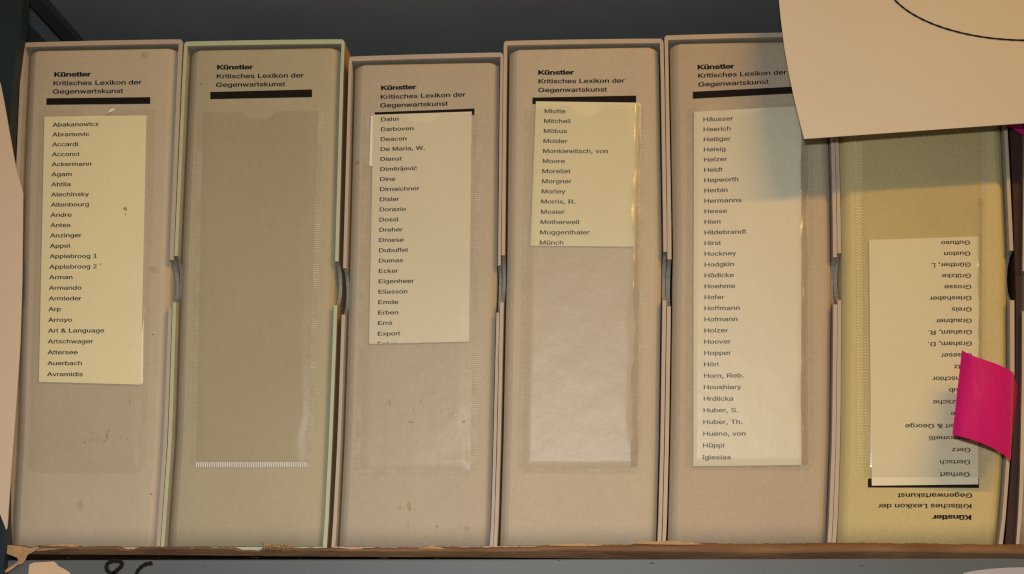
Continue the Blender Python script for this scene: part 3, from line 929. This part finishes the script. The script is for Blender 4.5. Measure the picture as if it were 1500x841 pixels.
# (top left row, top right row, left outer, left inner, right inner, right outer, notch left, notch right, ...)
SPEC = [
    (62.5, 57.5, [(60, 32), (180, 26.5), (260, 23), (430, 20), (640, 14), (806, 5)],
     [(60, 37.5), (180, 32), (260, 28.5), (430, 25.5), (640, 19.5), (806, 10.5)],
     [(60, 262), (100, 260), (375, 248.6), (450, 247), (640, 240), (770, 231), (806, 229)],
     [(60, 267.8), (100, 266), (375, 254.4), (450, 251.8), (640, 245.4), (770, 236.6), (806, 234)],
     (380, 446), (381, 450), m_rim[0], INSIDE, 'pinkish grey slipcase at the left end of the row, beside the blue post'),
    (61, 57.5, [(60, 270), (100, 267.8), (375, 255.3), (450, 252.8), (640, 246.5), (770, 237.4), (806, 234.9)],
     [(60, 275), (100, 272.6), (375, 260.2), (450, 257.9), (640, 252), (770, 242.8), (806, 240.4)],
     [(60, 500.5), (100, 498.6), (375, 491), (455, 489), (640, 482), (770, 475.4), (806, 473)],
     [(60, 505), (100, 503.2), (375, 496.2), (455, 494), (640, 487), (770, 481), (806, 478.6)],
     (375, 443), (383, 447), m_rim[1], INSIDE, 'slipcase with pale green edges, second in the row, around the binder without a name card'),
    (83, 76.8, [(80, 511.5), (100, 510.7), (375, 503), (455, 500.8), (640, 494.5), (770, 487.8), (806, 485.3)],
     [(80, 516), (100, 515), (375, 508), (455, 505.6), (640, 499.5), (770, 493.2), (806, 491)],
     [(80, 733.4), (100, 732.6), (375, 729.6), (470, 727), (640, 723), (770, 719.4), (806, 717.6)],
     [(80, 737.2), (100, 736.6), (375, 733.8), (470, 731.2), (640, 727.5), (770, 723.8), (806, 722.2)],
     (393, 461), (389, 458), m_rim[2], INSIDE, 'shortest slipcase of the row, lilac grey, around the list starting with Dahn'),
    (60, 56.5, [(60, 738), (100, 737.3), (375, 734.6), (470, 731.9), (640, 728.6), (770, 724.5), (806, 722.8)],
     [(60, 743), (100, 742.2), (375, 739.4), (470, 737), (640, 733.6), (770, 729.7), (806, 728.2)],
     [(60, 966.5), (100, 967.9), (360, 972), (460, 970.2), (640, 967.8), (770, 964.3), (806, 963.4)],
     [(60, 971.8), (100, 973), (360, 977.2), (460, 975.8), (640, 973), (770, 969.8), (806, 968.6)],
     (374, 443), (369, 440), m_rim[3], INSIDE, 'pinkish tan slipcase around the short list starting with Miotte'),
    (52, 46.5, [(60, 973.4), (100, 974.3), (360, 977.9), (460, 976.8), (640, 974.2), (770, 970.8), (806, 970)],
     [(60, 978.6), (100, 979.4), (360, 983.9), (460, 982.6), (640, 980), (770, 976.7), (806, 975.4)],
     [(60, 1211.5), (210, 1217.4), (290, 1219.6), (360, 1220.4), (450, 1221), (640, 1219), (770, 1214), (806, 1212.6)],
     [(60, 1217), (210, 1222.8), (290, 1225), (360, 1226), (450, 1226.4), (640, 1224.6), (770, 1219.6), (806, 1218)],
     (380, 449), (377, 446), m_rim[4], INSIDE, 'rosy beige slipcase around the long list starting with Häusser, partly behind hanging paper'),
    (48, 42, [(60, 1217.8), (210, 1223.4), (290, 1225.7), (360, 1226.8), (450, 1227), (640, 1225.2), (770, 1220.4), (806, 1218.8)],
     [(60, 1223), (210, 1228.5), (290, 1231), (360, 1232), (450, 1232.4), (640, 1231), (770, 1226.6), (806, 1225)],
     [(60, 1463), (190, 1471), (290, 1475.7), (365, 1479), (445, 1479.6), (560, 1480), (680, 1474), (790, 1465.4), (806, 1464)],
     [(60, 1468.4), (190, 1475.8), (290, 1481), (365, 1484.4), (445, 1486), (560, 1486), (680, 1479), (790, 1470.6), (806, 1469)],
     (371, 440), (367, 440), m_rim[5], INSIDE, 'beige slipcase with a pink flag sticking out at its right side, its binder upside down'),
    (46, 40, [(60, 1502), (430, 1497.5), (560, 1497), (700, 1494.2), (790, 1489.5), (806, 1488.6)],
     [(60, 1507.4), (430, 1503), (560, 1502.5), (700, 1499.8), (790, 1495), (806, 1494)],
     [(60, 1742), (430, 1750), (806, 1738)], [(60, 1748), (430, 1756), (806, 1744)],
     (397, 456), (380, 446), m_rim[6], INSIDE, 'tan slipcase at the right end of the row, cut by the photo edge'),
]
G_B = 'binders standing in the slipcases'
BLAB = ['grey beige linen binder with a yellow name list starting with Abakanowicz',
        'olive beige linen binder with an empty clear pocket on its spine',
        'stained grey linen binder with a buff name list starting with Dahn',
        'warm beige linen binder with a half height name list starting with Miotte',
        'pinkish beige linen binder with a full height name list starting with Häusser',
        'mustard linen binder standing upside down behind the pink flag',
        'tan linen binder at the right end, only its left edge in the photo']
cases, binders = [], []
for i, sp in enumerate(SPEC):
    cases.append(slipcase(sp))
    b = thing('binder', BLAB[i], 'binder', G_B)
    binder_body(sp, m_cloth[i], b)
    binders.append(b)

YT = Y_SP - 0.0003                # print on the cloth
YC = Y_SP - 0.0010                # name cards
YN = YC - 0.0002                  # print on the cards

FILM_A = film('clear_pocket_film', 0.014, 0.35, 0.2, 70, 0.02, (0.97, 0.965, 0.94))
FILM_GREY = film('grey_pocket_film', 0.014, 0.35, 0.2, 60, 0.03, (0.94, 0.925, 0.89))
FILM_FROST = film('frosted_pocket_film', 0.028, 0.42, 0.30, 60, 0.07, (0.97, 0.965, 0.94))
FILM_GLOSS = film('glossy_pocket_film', 0.06, 0.17, 0.05, 60, 0.02, (0.97, 0.965, 0.94))
W_FAINT = weld('faint_weld', 0.34)
W_MID = weld('weld', 0.55)
W_STRONG = weld('bright_weld', 1.0, 0.0014, 0.8, -1.1)
W_DOT = weld('dotted_weld', 0.85, 0.0019, 0.6)

K, KL, GK = 'Künstler', 'Kritisches Lexikon der', 'Gegenwartskunst'
# --- first binder
b = binders[0]
title(b, [(K, 79, 112.3, -.012, 1), (KL, 77.5, 125, -.012, 0), (GK, 77, 137.3, -.012, 0)], 13.3, YT)
quad('title_bar', [(68, 144), (220, 142.3), (220, 152), (68, 153.5)], YT, .0002, INK, b)
sl1 = sleeve(b, [(64, 160), (222, 159), (207, 686), (48, 686)], (140, 20, 13), FILM_A, W_FAINT, 6.5, seed=3)
# --- second
b = binders[1]
poly('painted_glint', [(158, 166), (161, 160.5), (167, 158.5), (168, 161), (163, 163.5)], Y_SP - 0.0022, 0.0002, CARD_GLINT_WHITE, sl1)  # glint at the first pocket's thumb cut, painted as a small white patch
title(b, [(K, 317.5, 101.7, -.012, 1), (KL, 316.7, 114.8, -.012, 0), (GK, 316, 127.3, -.012, 0)], 13.1, YT)
quad('title_bar', [(308, 134.8), (457, 131), (457, 142.2), (308, 145.2)], YT, .0002, INK, b)
sleeve(b, [(297, 164), (466, 161), (450, 677), (287, 677)], (380, 24, 12), FILM_GREY, W_MID, 7.5, seed=5, wm_b=W_STRONG)
# --- third
b = binders[2]
title(b, [(K, 557.8, 131.8, -.03, 1), (KL, 556.8, 145, -.03, 0), (GK, 556.5, 157.6, -.03, 0)], 12.8, YT)
quad('title_bar', [(549, 164.5), (695, 159), (695, 168.5), (549, 172)], YT, .0002, INK, b)
sleeve(b, [(541, 170), (698, 165), (689, 688), (527, 688)], (621, 24, 12), FILM_A, W_MID, 7.5, seed=8)
# --- fourth
b = binders[3]
title(b, [(K, 788, 109.3, -.008, 1), (KL, 788, 122, -.008, 0), (GK, 788, 135, -.01, 0)], 13.0, YT)
quad('title_bar', [(780, 143), (932, 140), (932, 150), (780, 152.5)], YT, .0002, INK, b)
sl4 = sleeve(b, [(776, 156), (938, 153), (934, 687), (765, 687)], (859, 22, 15), FILM_FROST, W_MID, 6.5, seed=13, ramp_r=14, bulge=.0022, rough=.00006)
# --- fifth
b = binders[4]
title(b, [(K, 1021.4, 101.6, -.03, 1), (KL, 1022, 114, -.04, 0), (GK, 1022.4, 127, -.042, 0)], 13.3, YT)
quad('title_bar', [(1015, 134.5), (1170, 126.5), (1170, 136.5), (1015, 144.5)], YT, .0002, INK, b)
sl5 = sleeve(b, [(1014, 158), (1184, 148), (1186, 682), (1011, 682)], (1095, 26, 13), FILM_FROST, W_FAINT, 7, seed=21, ramp_r=14, bulge=.0022, rough=.00006)
# --- sixth, upside down
b = binders[5]
title(b, [(K, 1423.3, 754.6, .0, 1), (KL, 1424, 738.2, .0, 0), (GK, 1424.8, 722.6, .0, 0)], 14.1, YT, flip=True, squash=.92)
quad('title_bar', [(1271.5, 701), (1434, 700), (1434, 714.8), (1271.5, 714)], YT, .0002, INK, b)
sl6 = sleeve(b, [(1262, 80), (1438, 76), (1438, 699), (1266, 699)], None, FILM_GLOSS, W_MID, 8, sides='R', seed=34, ramp_r=13, bulge=.0022, rough=.00006)
for uu in (0, 10):
    # two lines of welded dots along the left side
    V, F, U = [], [], []
    n = 40
    for i in range(n + 1):
        t = i / n
        uc, vv = lerp(1250 + uu, 1256 + uu, min(1, t * 1.6)), lerp(80, 690, t)
        for s_ in (0, 1):
            V.append(P(uc + 2.0 * s_, vv, Y_SP - 0.0007))
            U.append((0.27 * t, s_))
    for i in range(n):
        F.append((2 * i, 2 * i + 2, 2 * i + 3, 2 * i + 1))
    link('weld_seam', V, F, W_DOT, sl6, uvs=U)

FILM_EDGE = film('shiny_pocket_edge', 0.15, 0.30, 0.12, 200, 0.0, (0.99, 0.985, 0.97))


def pocket_edge(sl, u_top, u_bot, v0, v1, w, seed):
    """the crinkled fold along the right side of a pocket, where the film bulges over its weld"""
    rnd = random.Random(seed)
    ph = [rnd.uniform(0, 6.28) for _ in range(4)]
    V, F = [], []
    n, k = 90, 5
    for i in range(n + 1):
        t = i / n
        wob = 1.6 * math.sin(11 * t + ph[0]) + 1.2 * math.sin(27 * t + ph[1])
        for j in range(k + 1):
            x = j / k
            y = Y_SP - 0.0040 + 0.0027 * x * x * (3 - 2 * x) + 0.0006 * math.sin(29 * t + ph[2]) * (1 - x) + 0.0004 * math.sin(61 * t + ph[3]) * (1 - x)
            V.append(P(lerp(u_top, u_bot, t) + w * x + wob * (1 - x), lerp(v0, v1, t), y))
    for i in range(n):
        for j in range(k):
            a = i * (k + 1) + j
            F.append((a, a + k + 1, a + k + 2, a + 1))
    link('pocket_edge', V, F, FILM_EDGE, sl, smooth=True)


pocket_edge(sl4, 929, 925, 154, 684, 10, 3)
pocket_edge(sl5, 1174, 1174, 200, 680, 10, 9)
pocket_edge(sl6, 1433, 1432, 290, 560, 7, 14)

# ------------------------------------------------------------------ name cards in the pockets
G_C = 'printed name cards in the pockets'
N1 = 'Abakanowicz|Abramovic|Accardi|Acconci|Ackermann|Agam|Ahtila|Alechinsky|Altenbourg|Andre|Antes|Anzinger|Appel|Applebroog 1|Applebroog 2|Arman|Armando|Armleder|Arp|Arroyo|Art & Language|Artschwager|Attersee|Auerbach|Avramidis'.split('|')
N3 = 'Dahn|Darboven|Deacon|De Maria, W.|Dienst|Dimitrijević|Dine|Dirnaichner|Disler|Dorazio|Dossi|Dreher|Droese|Dubuffet|Dumas|Ecker|Eigenheer|Eliasson|Emde|Erben|Erró|Export'.split('|')
N4 = 'Miotte|Mitchell|Möbus|Molder|Monkiewitsch, von|Moore|Morellet|Morgner|Morley|Morris, R.|Mosler|Motherwell|Muggenthaler|Münch'.split('|')
N5 = 'Häusser|Heerich|Heiliger|Heisig|Heizer|Heldt|Hepworth|Herbin|Hermanns|Hesse|Hien|Hildebrandt|Hirst|Hockney|Hodgkin|Hödicke|Hoehme|Hofer|Hoffmann|Hofmann|Holzer|Hoover|Hopper|Hörl|Horn, Reb.|Houshiary|Hrdlicka|Huber, S.|Huber, Th.|Huene, von|Hüppi|Iglesias'.split('|')
N6 = 'Guttuso|Guston|Günther, I.|Grützke|Grosse|Grieshaber|Greis|Graubner|Graham, R.|Graham, D.|Graeser|Götz|Gonschior|Golub|Goltzsche|Girke|Gilbert & George|Giacometti|Gerz|Gertsch|Gerhart'.split('|')


def name_card(corners, m, label, rows, squash=.98, flip=False, back=None, extra=None):
    root = thing('name_card', label, 'name card', G_C)
    quad('card', corners, YC, 0.0003, m, root)
    if back:
        quad('back_leaf', back, YC + 0.0005, 0.0002, CARD_GLINT_WHITE, root)
    L = Lettering()
    for t, u, v, em, sl in rows:
        L.line(t, u, v, em, sl, squash, False, flip)
    if extra:
        extra(L)
    L.build('printed_names', YN, INK_LIST, root)
    return root


c1 = name_card([(65, 171), (214.5, 169), (206, 563.5), (57, 559.5)], CARD_YEL,
          'pale yellow card listing names from Abakanowicz to Avramidis',
          rows_of(N1, 77, 69, 185.6, 14.35, .0365, 11.5, 12.0, -.02, .0),
          back=[(211.5, 452), (210.6, 452), (209.3, 562), (200, 562)])


def fabre(L):
    # last name cut through by the lower edge of the card
    k = Lettering()
    k.line('Fabre', 552.5, 506.6, 11.6, -.012, .98)
    V, F = k.v, []
    cut = lambda u: 503.2 - (u - 540) * .02
    base = len(L.v)
    for f in k.f:
        if all(V[i][1] < cut(V[i][0]) for i in f):
            F.append(f)
        elif any(V[i][1] < cut(V[i][0]) for i in f):
            F.append(f)
    L.v += [(a, min(b_, cut(a))) for a, b_ in V]
    L.f += [tuple(base + i for i in f) for f in F]


name_card([(547, 168.3), (691, 163.5), (687, 500.5), (540.5, 504)], CARD_BUFF,
          'buff card listing names from Dahn to Export, last row cut off',
          rows_of(N3, 557.5, 552.5, 177.8, 14.45, .0235, 11.3, 11.7, -.035, -.01),
          back=[(543.4, 170), (560, 170), (560, 243), (541, 243)], extra=fabre)
name_card([(785, 148.5), (938, 150.5), (930, 361.5), (777, 360)], CARD_SHORT,
          'short pale card listing names from Miotte to Münch, half filling its pocket',
          rows_of(N4, 797, 790, 165.6, 14.5, .025, 11.7, 12.0, .005, .0))
name_card([(1016.5, 164), (1173.5, 155), (1173.5, 681.5), (1015.5, 683)], CARD_CREAM,
          'long cream card listing names from Häusser to Iglesias',
          rows_of(N5, 1029.6, 1028.6, 178, 14.55, .0455, 11.9, 12.5, -.04, .0, um=2.2))
name_card([(1273, 351.5), (1434, 346.5), (1433, 709.5), (1277, 711.5)], CARD_SUN,
          'upside down cream card listing names from Gerhart to Guttuso behind the pink flag',
          rows_of(N6, 1421.5, 1421, 352.3, 16.0, .049, 12.3, 13.1, -.02, .0, um=3), flip=True)

# ------------------------------------------------------------------ stains and flecks
M_BROWN = mat('brown_stain', (0.20, 0.12, 0.05), rough=0.8, var=0.3, vscale=500)
M_TEA = mat('tea_stain', (0.36, 0.28, 0.16), rough=0.8, var=0.15, vscale=400)
M_GREY = mat('grey_smudge', (0.33, 0.285, 0.215), rough=0.8, var=0.15, vscale=400)
M_DARK = mat('dark_fleck', (0.03, 0.015, 0.008), rough=0.8, var=0.2)


def blots(parent, Y, m, spots, seed):
    if 1 < len(spots) <= 12:
        return [blots(parent, Y, m, [q], seed + k) for k, q in enumerate(spots)]
    rnd = random.Random(seed)
    V, F = [], []
    for (u0, v0, ru, rv) in spots:
        k = 10
        base = len(V)
        V.append(P(u0, v0, Y))
        for a in range(k):
            q = rnd.uniform(0.55, 1.15)
            V.append(P(u0 + ru * q * math.cos(2 * math.pi * a / k), v0 + rv * q * math.sin(2 * math.pi * a / k), Y))
        F += [(base, base + 1 + a, base + 1 + (a + 1) % k) for a in range(k)]
    return link('stain', V, F, m, parent)


YB = Y_SP - 0.0002
rs = random.Random(11)
blots(binders[0], YB, M_GREY, [(157, 638, 1.8, 7), (153, 646, 2, 1.5), (160, 630, 1.5, 4), (136, 645, 1.4, 1.4), (124, 648, 1.5, 1.6), (190, 588, 1.5, 4)], 1)
blots(binders[0], YB, M_GREY, [(rs.gauss(146, 12), rs.gauss(643, 8), 0.8, 0.8) for _ in range(22)], 1)
blots(binders[0], YB, M_BROWN, [(224, 490, 1.2, 1.2), (117, 734, 0.8, 0.8), (222, 724, 1.6, 1)], 2)
blots(c1, YC - 0.00015, mat('rust_spot', (0.42, 0.30, 0.13), rough=0.8, var=0.2, vscale=500), [(183, 306, 3.2, 3.2), (184, 314, 1, 3), (147, 387, 2.2, 1)], 6)
blots(binders[1], YB, M_DARK, [(295, 123, 1.1, 1.1)], 3)
blots(binders[2], YB, M_TEA, [(625, 787, 5, 3.5), (640, 771, 2, 2), (599, 742, 3, 8), (586, 744, 1.2, 4), (598, 770, 1, 8), (571, 590, 2.5, 7),
                              (602, 618, 5, 2), (617, 588, 1.6, 1.6), (669, 714, 1.6, 1.3), (606, 599, 2, 1.5)], 4)
blots(binders[2], YB, M_TEA, [(rs.gauss(655, 9), rs.gauss(605, 8), 0.9, 0.9) for _ in range(24)], 4)
blots(binders[2], YB, M_DARK, [(679.5, 617.5, 1.3, 1.3)], 5)
blots(binders[2], YB, M_TEA, [(581, 652, 1.6, 1.2), (635, 575, 1, 1.2), (640, 770, 1, 1)], 9)

for (u_, v_, a_, b_) in ((371, 816.5, 2.2, 0.9), (377, 817, 3, 1), (440, 818.2, 2, 1), (563, 817.5, 7, 0.8), (640, 818, 3.5, 0.7),
                         (955, 825, 4.5, 0.9), (100, 817, 1.5, 1.5), (820, 821, 1.2, 0.8), (1262, 829, 8, 0.5), (300, 829, 2, 0.5)):
    blots(lower, -0.0127, M_DARK, [(u_, v_, a_, b_)], int(u_)).name = 'paint_chip'

# ------------------------------------------------------------------ paper hanging from the board above
def y_paper(u, v):
    s = -0.034 + (203 - v) * 0.00004
    return s - 0.0022 * math.exp(-((u - 1178) ** 2 + (v - 203) ** 2) / 9000) + 0.0008 * math.sin(u / 70 + v / 110)


paper = thing('paper_sheet', 'large tan paper sheet with a thin black drawn curve, hanging over the upper right', 'paper')
left_edge = [(1178, 203.5), (1172, 180), (1164, 147), (1156, 110), (1149, 70), (1144, 30), (1141, 0), (1136, -60), (1132, -130)]
poly('sheet', left_edge + [(1300, -130), (1500, -130), (1720, -130), (1724, 20), (1728, 166), (1640, 171.5), (1500, 180.5), (1340, 192)], y_paper, 0.0007, PAPER_TAN, paper, grid=24)
arc = [(1506 + 212 * math.cos(R(a)), -38 + 97 * math.sin(R(a))) for a in range(0, 361, 6)]
arc = [(u_, max(v_, -125)) for u_, v_ in arc]
stroke([arc], 2.8, lambda u_, v_: y_paper(u_, v_) - 0.0004, 'drawn_curve', INK, paper)

# ------------------------------------------------------------------ salmon card at the left edge
def y_salmon(u, v):
    return -0.032 + 0.004 * ((v - 450) / 340) ** 2


tag(poly('card_tab', [(-60, 60), (-30, 80), (0, 121), (6, 150), (14, 196), (23, 245), (33.5, 283), (33, 340), (32, 420), (29.5, 500), (25, 570),
                      (20, 640), (15.5, 700), (10.5, 772), (9, 776), (0, 753), (-20, 715), (-60, 680)],
         y_salmon, 0.0010, PAPER_PINK, grid=24),
    'salmon pink card in front of the blue post, overlapping the leftmost slipcase', 'card')

# ------------------------------------------------------------------ pink adhesive flags
def ribbon(name, cols, th, m, parent=None, sub=5, lean=0.0):
    """cols: (top uv, bottom uv, Y) across the strip; smoothed in between"""
    n = len(cols)
    C = []

    def cr(a, b, c, d, t):
        return 0.5 * (2 * b + (c - a) * t + (2 * a - 5 * b + 4 * c - d) * t * t + (3 * b - a - 3 * c + d) * t ** 3)

    flat = [(a[0], a[1], b_[0], b_[1], y) for a, b_, y in cols]
    for i in range(n - 1):
        q = [flat[max(i - 1, 0)], flat[i], flat[i + 1], flat[min(i + 2, n - 1)]]
        for k in range(sub):
            C.append([cr(q[0][e], q[1][e], q[2][e], q[3][e], k / sub) for e in range(5)])
    C.append(list(flat[-1]))
    rows = 10
    n = len(C)

    def pt(i, r_, dy):
        c, t = C[i], r_ / rows
        return P(lerp(c[0], c[2], t), lerp(c[1], c[3], t), c[4] - lean * t + dy + 0.0002 * math.sin(t * 6 + c[0] * 0.04))

    V = [pt(i, r_, dy) for dy in (0.0, th) for i in range(n) for r_ in range(rows + 1)]
    M = n * (rows + 1)
    F = []
    for i in range(n - 1):
        for r_ in range(rows):
            a = i * (rows + 1) + r_
            F.append((a, a + 1, a + rows + 2, a + rows + 1))
            F.append((M + a, M + a + rows + 1, M + a + rows + 2, M + a + 1))
    n_smooth = len(F)
    # crisp cut edges with vertices of their own
    rim = [(i, 0) for i in range(n)] + [(n - 1, r_) for r_ in range(1, rows + 1)]
    rim += [(i, rows) for i in range(n - 2, -1, -1)] + [(0, r_) for r_ in range(rows - 1, 0, -1)]
    base, k = len(V), len(rim)
    V += [pt(i, r_, dy) for dy in (0.0, th) for i, r_ in rim]
    for q in range(k):
        w = (q + 1) % k
        F.append((base + q, base + w, base + k + w, base + k + q))
    o = link(name, V, F, m, parent, smooth=True)
    for p in list(o.data.polygons)[n_smooth:]:
        p.use_smooth = False
    return o


G_F = 'pink adhesive flags'
tag(ribbon('adhesive_flag', [((1409, 513), (1395, 636.5), -0.0150), ((1422, 520), (1409, 640), -0.0185), ((1442, 527), (1431, 646.5), -0.0190),
                             ((1462, 534), (1455, 656.5), -0.0160), ((1478, 542), (1471, 667), -0.0120), ((1484.5, 546.5), (1480, 674), -0.0085),
                             ((1487, 556), (1481.5, 655), -0.003), ((1492, 568), (1484, 632), 0.006), ((1496, 577), (1488, 615), 0.03)],
           0.0005, PINK, lean=0.007),
    'large glossy hot pink flag sticking out over the upside down card', 'sticky flag', G_F)
tag(ribbon('adhesive_flag', [((1462, 176), (1466, 181), -0.006), ((1470, 172), (1478, 186), -0.006), ((1482, 168), (1487, 191), -0.004),
                             ((1494, 165), (1497, 197), -0.001), ((1506, 165), (1508, 198), 0.004)], 0.0004, PINK),
    'dark pink flag corner peeking out under the hanging tan paper', 'sticky flag', G_F)

# dark folder pushed into the gap between the last two slipcases
V = []
fl_pts = [(60, 1475, 1496), (190, 1479, 1497), (290, 1484, 1497), (430, 1488, 1496), (560, 1487.5, 1495.5), (680, 1481.5, 1493), (790, 1473, 1487.5), (806, 1471.5, 1486.5)]
for v_, a, b_ in fl_pts:
    for x_ in (a, b_):
        p = P(x_, v_, 0.003)
        p.z = max(p.z, Z0 + 0.0002)
        V += [p, p + Vector((0, 0.24, 0))]
F = []
for i in range(len(fl_pts) - 1):
    for j, q in ((0, 2), (2, 3), (3, 1), (1, 0)):
        F.append((i * 4 + j, i * 4 + q, i * 4 + 4 + q, i * 4 + 4 + j))
F += [(0, 2, 3, 1), tuple((len(fl_pts) - 1) * 4 + k for k in (1, 3, 2, 0))]
fo = link('folder', V, F, mat('dark_maroon_board', (0.035, 0.014, 0.012), rough=0.6, var=0.2))
fix_normals(fo)
tag(fo, 'dark maroon folder squeezed between the two rightmost slipcases', 'folder')
